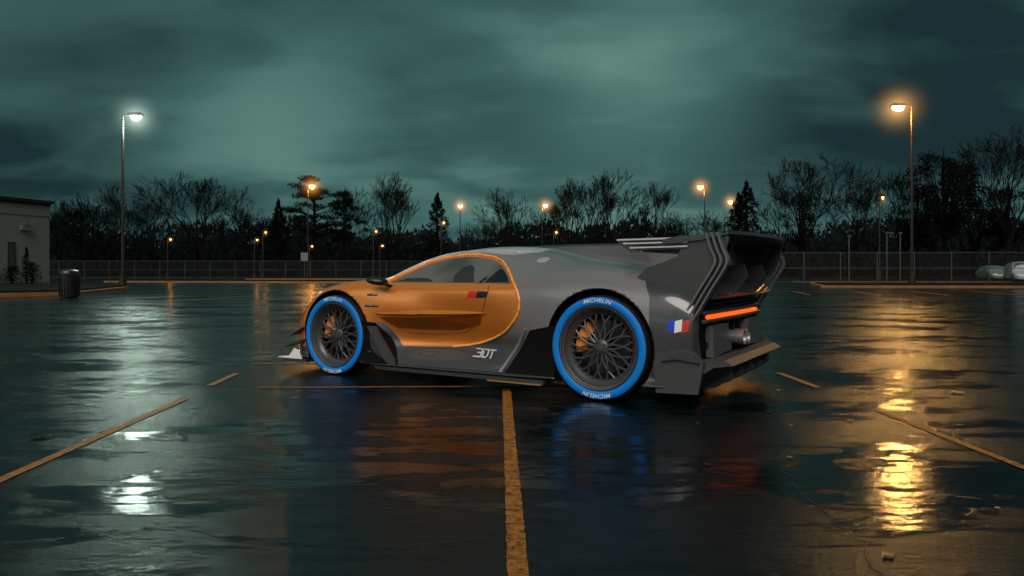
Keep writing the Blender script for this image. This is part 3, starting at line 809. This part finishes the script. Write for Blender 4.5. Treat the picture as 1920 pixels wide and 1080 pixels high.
m = MB(); m.tube([(0,0,0),(0,0,3.1)], .05, 8); m.obj('sign_post', M_fence, sg_)
m = MB(); m.box((0,-.07,2.6), (.8,.04,.95)); m.obj('sign_board', plain('sign_pale', (.12,.13,.12), .6), sg_)

# ------------------------------------------------------------------ parked cars
def small_car(loc, rz, paint, suv, lab):
    r = empty('parked_car', loc, rz, label=lab, cat='car', group='parked cars by the fence')
    H = 1.75 if suv else 1.5
    S = [(-2.2,.55,.80,.85),(-2.1,.80,.86,.90),(-1.5,.88,.90,.97),(-.9,.90,.90,.99),(0,.90,.90,.96),(.8,.90,.90,.94),(1.3,.90,.90,.90),(1.9,.85,.88,.80),(2.25,.60,.8,.62)]
    tops = [.9, 1.25 if suv else .98, H-.03 if suv else 1.12, H, H, H-.08, 1.0, .85, .65]
    m = MB(); vs = []; fs = []
    for (x, wl, wm, belt), tp in zip(S, tops):
        belt = min(belt, tp-.02)
        pr = [(0,.25),(wl,.25),(wm,.5),(wm,belt),(wm*.78,(tp*.97 if tp > 1.1 else tp-.01)),(0,tp)]
        for v, z in pr: vs.append((x, v, z))
        for v, z in pr[-2:0:-1]: vs.append((x, -v, z))
    n = 10
    for i in range(len(S)-1):
        for k in range(n): fs.append((i*n+k, i*n+(k+1) % n, (i+1)*n+(k+1) % n, (i+1)*n+k))
    fs += [tuple(range(n)), tuple((len(S)-1)*n+k for k in range(n))]
    m.add(vs, fs); bo = m.obj('body', paint, r)
    md = bo.modifiers.new('s', 'SUBSURF'); md.levels = 1; md.render_levels = 2
    for p in bo.data.polygons: p.use_smooth = True
    for sg in (1, -1):
        m = MB(); m.add([(-1.55 if suv else -1.2, sg*.905, .98), (1.0, sg*.905, .96), (.55, sg*.74, H-.12), (-1.3 if suv else -.8, sg*.74, H-.12)], [(0,1,2,3)]); m.obj('side_window', M_glass, r)
        for x in (-1.35, 1.4):
            w = MB(); w.lathe_y([(0,.01),(.2,.01),(.22,.02),(.33,.02),(.34,-.02),(.34,-.2)], 24)
            o = w.obj('wheel', M_rubber, r, True, 40); o.location = (x, sg*.88, .34)
            if sg < 0: o.rotation_euler = (0, 0, math.pi)
        m = MB(); m.box((2.12, sg*.6, .66), (.16, .32, .13)); m.obj('headlight', M_head, r)
        m = MB(); m.box((-2.12, sg*.68, .82), (.12, .22, .18)); m.obj('rear_light', M_red, r)
    m = MB(); m.add([(1.22,.74,.99),(1.22,-.74,.99),(.76,-.62,H-.12),(.76,.62,H-.12)], [(0,1,2,3)]); m.obj('windscreen', M_glass, r)
M_wcar = plain('white_car_paint', (.34,.37,.37), .3, 0, .6); M_scar = plain('silver_car_paint', (.16,.175,.18), .3, .2, .6)
small_car((40.9, 60, 0), math.radians(-112), M_wcar, True, 'white parked car seen past the fence')
small_car((42.6, 66, 0), math.radians(-105), M_scar, False, 'silver parked car beside the fence')

# ------------------------------------------------------------------ trees
def bare_tree(H, spread, seed, lab):
    rnd = random.Random(seed)
    root = empty('bare_tree', label=lab, cat='tree', group='trees behind the lot')
    T = MB(); C = MB()
    def grow(p, d, L, r, dep):
        seg = 3 if dep < 3 else 2
        pts = [p]; q = p; dd = d.copy()
        for i in range(seg):
            dd = (dd+Vector((rnd.uniform(-.14,.14), rnd.uniform(-.14,.14), rnd.uniform(-.02,.12)))).normalized()
            q = q+dd*L/seg; pts.append(q)
        r2 = max(r*.62, .021)
        rad = [r+(r2-r)*i/seg for i in range(seg+1)]
        (T if dep < 2 else C).tube(pts, rad, 6 if dep < 2 else 3, cap=False)
        if dep >= 7 or L < .35: return
        nb = 2 if dep > 0 else 5
        if dep > 0 and rnd.random() < .5: nb = 3
        for k in range(nb):
            ang = rnd.uniform(.25, .62)*spread; az = rnd.uniform(0, 6.283) if dep else 6.283*k/nb+rnd.uniform(-.4,.4)
            a = dd.orthogonal().normalized(); b = dd.cross(a)
            nd = (dd*math.cos(ang)+(a*math.cos(az)+b*math.sin(az))*math.sin(ang)+Vector((0,0,.08))).normalized()
            st = pts[-1] if (k < 2 or dep == 0 and k < 3) else pts[-2]
            grow(st, nd, L*rnd.uniform(.66,.86), r2*rnd.uniform(.75,1), dep+1)
    grow(Vector((0,0,0)), Vector((0,0,1)), H*.23, H*.020, 0)
    zmax = max(v[2] for v in C.v); k = H/zmax
    for B in (T, C): B.v = [(x*k, y*k, z*k) for x, y, z in B.v]
    T.obj('trunk', M_bark, root); C.obj('crown', M_twig, root)
    return root
def ever_tree(kind, H, seed, lab):
    random.seed(seed); np.random.seed(seed)
    root = empty('evergreen_tree' if kind != 'round' else 'leafy_tree', label=lab, cat='tree', group='trees behind the lot')
    T = MB(); T.tube([(0,0,0),(.1,0,H*.4),(-.1,.1,H*.75),(0,0,H*.96)], [H*.02,H*.016,H*.01,.03], 8)
    C = MB()
    if kind == 'cone':
        for i in range(46):
            t = (i/45)**.9; z = H*(.12+.86*t); rr = H*.24*(1-t)**.8+.15
            az = i*2.4; q = rr*random.uniform(.4, .85)
            c = (q*math.cos(az), q*math.sin(az), z-.2)
            T.tube([(0,0,z), c], [.06,.02], 4); leafcloud(C, c, (rr*.45, rr*.45, H*.035), 80, .36)
        leafcloud(C, (0,0,H*.95), (.25,.25,H*.06), 60, .25)
    elif kind == 'pine':
        for i in range(34):
            t = random.uniform(.42, 1); az = random.uniform(0, 6.283); reach = H*.36*math.sin(math.pi*min(1, .28+.62*t))*random.uniform(.25, 1.05)
            z = H*t*.95; c = (reach*math.cos(az), reach*math.sin(az), z+random.uniform(-.2,.5))
            T.tube([(0,0,z-.8), (c[0]*.5, c[1]*.5, z-.2), c], [.12,.08,.03], 4); leafcloud(C, c, (1.25, 1.25, .42), 170, .32)
            leafcloud(C, (c[0]*.7, c[1]*.7, z+.1), (.8,.8,.3), 50, .3)
    else:
        for i in range(60):
            d = np.random.normal(size=3); d /= np.linalg.norm(d); k = random.uniform(.5, 1)
            c = (d[0]*H*.30*k, d[1]*H*.30*k, H*.60+d[2]*H*.34*k)
            T.tube([(0,0,H*.3), (c[0]*.4, c[1]*.4, (c[2]+H*.35)/2), c], [.14,.08,.02], 4); leafcloud(C, c, (H*.075, H*.075, H*.05), 120, .34)
    T.obj('trunk', M_bark, root); C.obj('crown', M_leafd, root)
    return root
bt = [bare_tree(15, 1.05, 11, 'bare branching winter tree against the cloudy sky'),
      bare_tree(15, .85, 23, 'upright bare winter tree with fine twigs'),
      bare_tree(15, 1.2, 37, 'broad bare winter tree with spreading limbs'),
      bare_tree(15, .95, 51, 'dense bare winter tree behind the lot')]
cone = ever_tree('cone', 12, 3, 'dark conical evergreen tree'); pine = ever_tree('pine', 15, 5, 'tall dark pine with layered flat clumps')
rnd_t = ever_tree('round', 15, 9, 'large dark rounded tree with dense foliage')
used = {}
def place(src, px, top, Y, w=1, rz=0, H0=15):
    X = (px-960)*Y/1400; Z = .97+(508-top)*Y/1400; s = Z/H0
    loc = (X, Y, 0)
    if id(src) not in used:
        used[id(src)] = 1; src.location = loc; src.rotation_euler = (0,0,rz); src.scale = (s*w, s*w, s)
    else: copy_thing(src, loc, rz, (s*w, s*w, s))
for src, px, top, Y, w, rz in ((bt[2],365,322,108,1.05,.3),(bt[1],222,335,112,.8,1),(bt[0],150,365,120,1.2,2),(bt[3],275,368,118,.9,3),(bt[0],465,372,116,.8,.5),
        (bt[3],655,350,116,.85,1.2),(bt[1],740,318,110,1.05,.2),(bt[3],722,345,116,.7,2.5),(bt[0],955,348,122,.75,0),(bt[1],1068,330,116,1.0,3.2),(bt[3],1142,318,118,.9,.9),
        (bt[1],1215,336,118,.9,4),(bt[2],1515,285,96,.9,1.9),(bt[0],1600,330,112,.9,2.2),(bt[2],1885,236,88,.9,.8),(bt[3],1690,318,104,1.0,0),(bt[1],1105,340,122,1.0,5),
        (bt[3],1035,375,124,.9,4),(bt[0],1265,395,124,1.2,1),(bt[2],525,395,120,.9,4.2),(bt[0],905,405,112,1.0,3),(bt[3],1470,345,112,.8,3),(bt[1],1830,290,100,1.1,2),(bt[3],420,405,120,1,1.7),
        (bt[1],110,368,125,1.2,0),(bt[2],195,378,124,1.1,2.6),(bt[0],1345,392,122,1,.2)):
    place(src, px, top, Y, w, rz)
place(cone, 820, 360, 114, 1.05, 0, 12); place(cone, 522, 372, 118, .9, 1, 12); place(cone, 1400, 338, 108, 1.1, 2, 12); place(cone, 1385, 360, 112, 1.2, 3, 12)
place(pine, 590, 322, 104, 1.05, 0); place(pine, 645, 352, 116, .7, 2)
place(rnd_t, 1770, 264, 92, .95, 0); place(rnd_t, 1500, 345, 104, .7, 1); place(rnd_t, 1720, 330, 100, .8, 2); place(rnd_t, 1890, 330, 96, 1, 4)

def wood_top(X): return 7.3+1.2*np.sin(X*.11)+.9*np.sin(X*.31+1)+.6*np.sin(X*.83+2)+np.where(X > 55, (X-55)*.07, 0)+np.where(X < -50, (-X-50)*.05, 0)
rs = np.random.RandomState(4)
m = MB()
n = 34000
X = rs.uniform(-150, 160, n); Yp = rs.uniform(128, 142, n); T_ = wood_top(X)+rs.normal(size=n)*.5
Zp = T_*(1-rs.rand(n)**2*.95)
for i in range(n):
    a = rs.uniform(.5, 1.2); w = rs.uniform(.06, .35); tl = rs.uniform(-.4, .4)
    x, y, z = X[i], Yp[i], max(.2, Zp[i])
    m.add([(x-w, y, z), (x+w, y+rs.uniform(-.3,.3), z+rs.uniform(-.1,.3)), (x+tl, y, z+a)], [(0,1,2)])
xs = np.linspace(-160, 170, 240); vs = []
for x in xs: vs += [(x, 140, 0), (x, 140, max(2, wood_top(x)-1.0))]
m.add(vs, [(2*i, 2*i+2, 2*i+3, 2*i+1) for i in range(239)])
o = m.obj('distant_wood', plain('wood_mass', (.008,.012,.012), 1, scale=.3, var=.3, spec=0)); o['kind'] = 'stuff'
o['label'] = 'dark far-off wood behind the parking lot'; o['category'] = 'wood'

# ------------------------------------------------------------------ world
w = bpy.data.worlds.new('World'); scene.world = w; w.use_nodes = True
nt = w.node_tree; nt.nodes.clear(); L = nt.links.new
out = N(nt, 'ShaderNodeOutputWorld'); bg = N(nt, 'ShaderNodeBackground'); L(bg.outputs[0], out.inputs[0])
tc = N(nt, 'ShaderNodeTexCoord'); D = tc.outputs['Generated']
sep = N(nt, 'ShaderNodeSeparateXYZ'); L(D, sep.inputs[0])
def mt(op, a, b=0):
    n = N(nt, 'ShaderNodeMath', operation=op)
    for i, x in enumerate((a, b)):
        if isinstance(x, (int, float)): n.inputs[i].default_value = x
        else: L(x, n.inputs[i])
    return n.outputs[0]
zc = mt('MAXIMUM', sep.outputs[2], 0)
den = mt('ADD', zc, .22)
cx = mt('DIVIDE', sep.outputs[0], den); cy = mt('DIVIDE', sep.outputs[1], den)
cmb = N(nt, 'ShaderNodeCombineXYZ'); L(cx, cmb.inputs[0]); L(cy, cmb.inputs[1])
def wn(scale, det, rough, dist, off):
    mp = N(nt, 'ShaderNodeMapping'); mp.inputs['Location'].default_value = off; mp.inputs['Rotation'].default_value = (0,0,.25); mp.inputs['Scale'].default_value = (.9,1.2,1)
    L(cmb.outputs[0], mp.inputs[0]); n = N(nt, 'ShaderNodeTexNoise'); n.inputs['Scale'].default_value = scale; n.inputs['Detail'].default_value = det
    n.inputs['Roughness'].default_value = rough; n.inputs['Distortion'].default_value = dist; L(mp.outputs[0], n.inputs['Vector']); return n.outputs['Fac']
n1 = wn(.9, 3, .45, .3, (3,1,0)); n2 = wn(2.6, 4, .5, .35, (7,2,0))
base = mt('ADD', mt('MULTIPLY', n1, .68), mt('MULTIPLY', n2, .32))
mr = N(nt, 'ShaderNodeMapRange'); mr.interpolation_type = 'SMOOTHSTEP'
for i, v in zip((1,2,3,4), (.36,.64,.12,.64)): mr.inputs[i].default_value = v
L(base, mr.inputs[0]); val = mr.outputs[0]
def spotd(d, r, amp):
    global val
    d = Vector(d).normalized()
    ds = N(nt, 'ShaderNodeVectorMath', operation='DISTANCE'); L(D, ds.inputs[0]); ds.inputs[1].default_value = d
    m_ = N(nt, 'ShaderNodeMapRange'); m_.interpolation_type = 'SMOOTHSTEP'
    for i, v in zip((1,2,3,4), (0, r, amp, 0)): m_.inputs[i].default_value = v
    L(ds.outputs['Value'], m_.inputs[0]); val = mt('ADD', val, m_.outputs[0])
def spot(px, py, r, amp): spotd(((px-960)/1400, 1, (508-py)/1400), r, amp)
spot(1230, 100, .24, .42); spot(480, 260, .20, .28); spot(1050, 320, .36, .28); spot(100, 120, .36, -.24); spot(760, 130, .20, -.16); spot(1880, 200, .34, -.24); spot(1750, 0, .3, -.12)
spotd((.1, -.1, 1), .9, .6); spotd((-.75, -.7, .42), .75, 1.9); spotd((.5, -.9, .3), .45, .8)  # bright sky patches added overhead and behind the camera to light the car
val = mt('MAXIMUM', val, 0)
cr = N(nt, 'ShaderNodeValToRGB'); e = cr.color_ramp.elements
e[0].position = 0; e[0].color = (.011,.029,.032,1); e[1].position = 1; e[1].color = (.125,.25,.215,1)
k = e.new(.5); k.color = (.046,.116,.109,1)
L(mt('MINIMUM', val, 1), cr.inputs[0])
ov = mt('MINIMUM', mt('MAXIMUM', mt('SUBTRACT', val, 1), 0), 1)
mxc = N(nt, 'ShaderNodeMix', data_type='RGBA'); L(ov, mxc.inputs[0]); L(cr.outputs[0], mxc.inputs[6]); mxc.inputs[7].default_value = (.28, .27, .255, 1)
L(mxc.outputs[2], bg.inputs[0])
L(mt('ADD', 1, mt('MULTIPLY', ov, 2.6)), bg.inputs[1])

sd = bpy.data.lights.new('fill_sun', 'SUN'); sd.energy = 2.1; sd.angle = math.radians(40); sd.color = (1, .92, .86)  # added fill light from behind the camera to brighten the car at dusk
so = bpy.data.objects.new('fill_sun', sd); COL.objects.link(so)
so.rotation_euler = Vector((.12, .75, -.66)).to_track_quat('-Z', 'Y').to_euler()

# ------------------------------------------------------------------ camera
cd = bpy.data.cameras.new('camera'); cam = bpy.data.objects.new('camera', cd); COL.objects.link(cam)
cam.location = (0, 0, .97); cam.rotation_euler = (math.radians(90), 0, 0)
cd.sensor_width = 36; cd.lens = 26.25; cd.shift_y = -32/1920; cd.clip_end = 5000; cd.clip_start = .05
scene.camera = cam
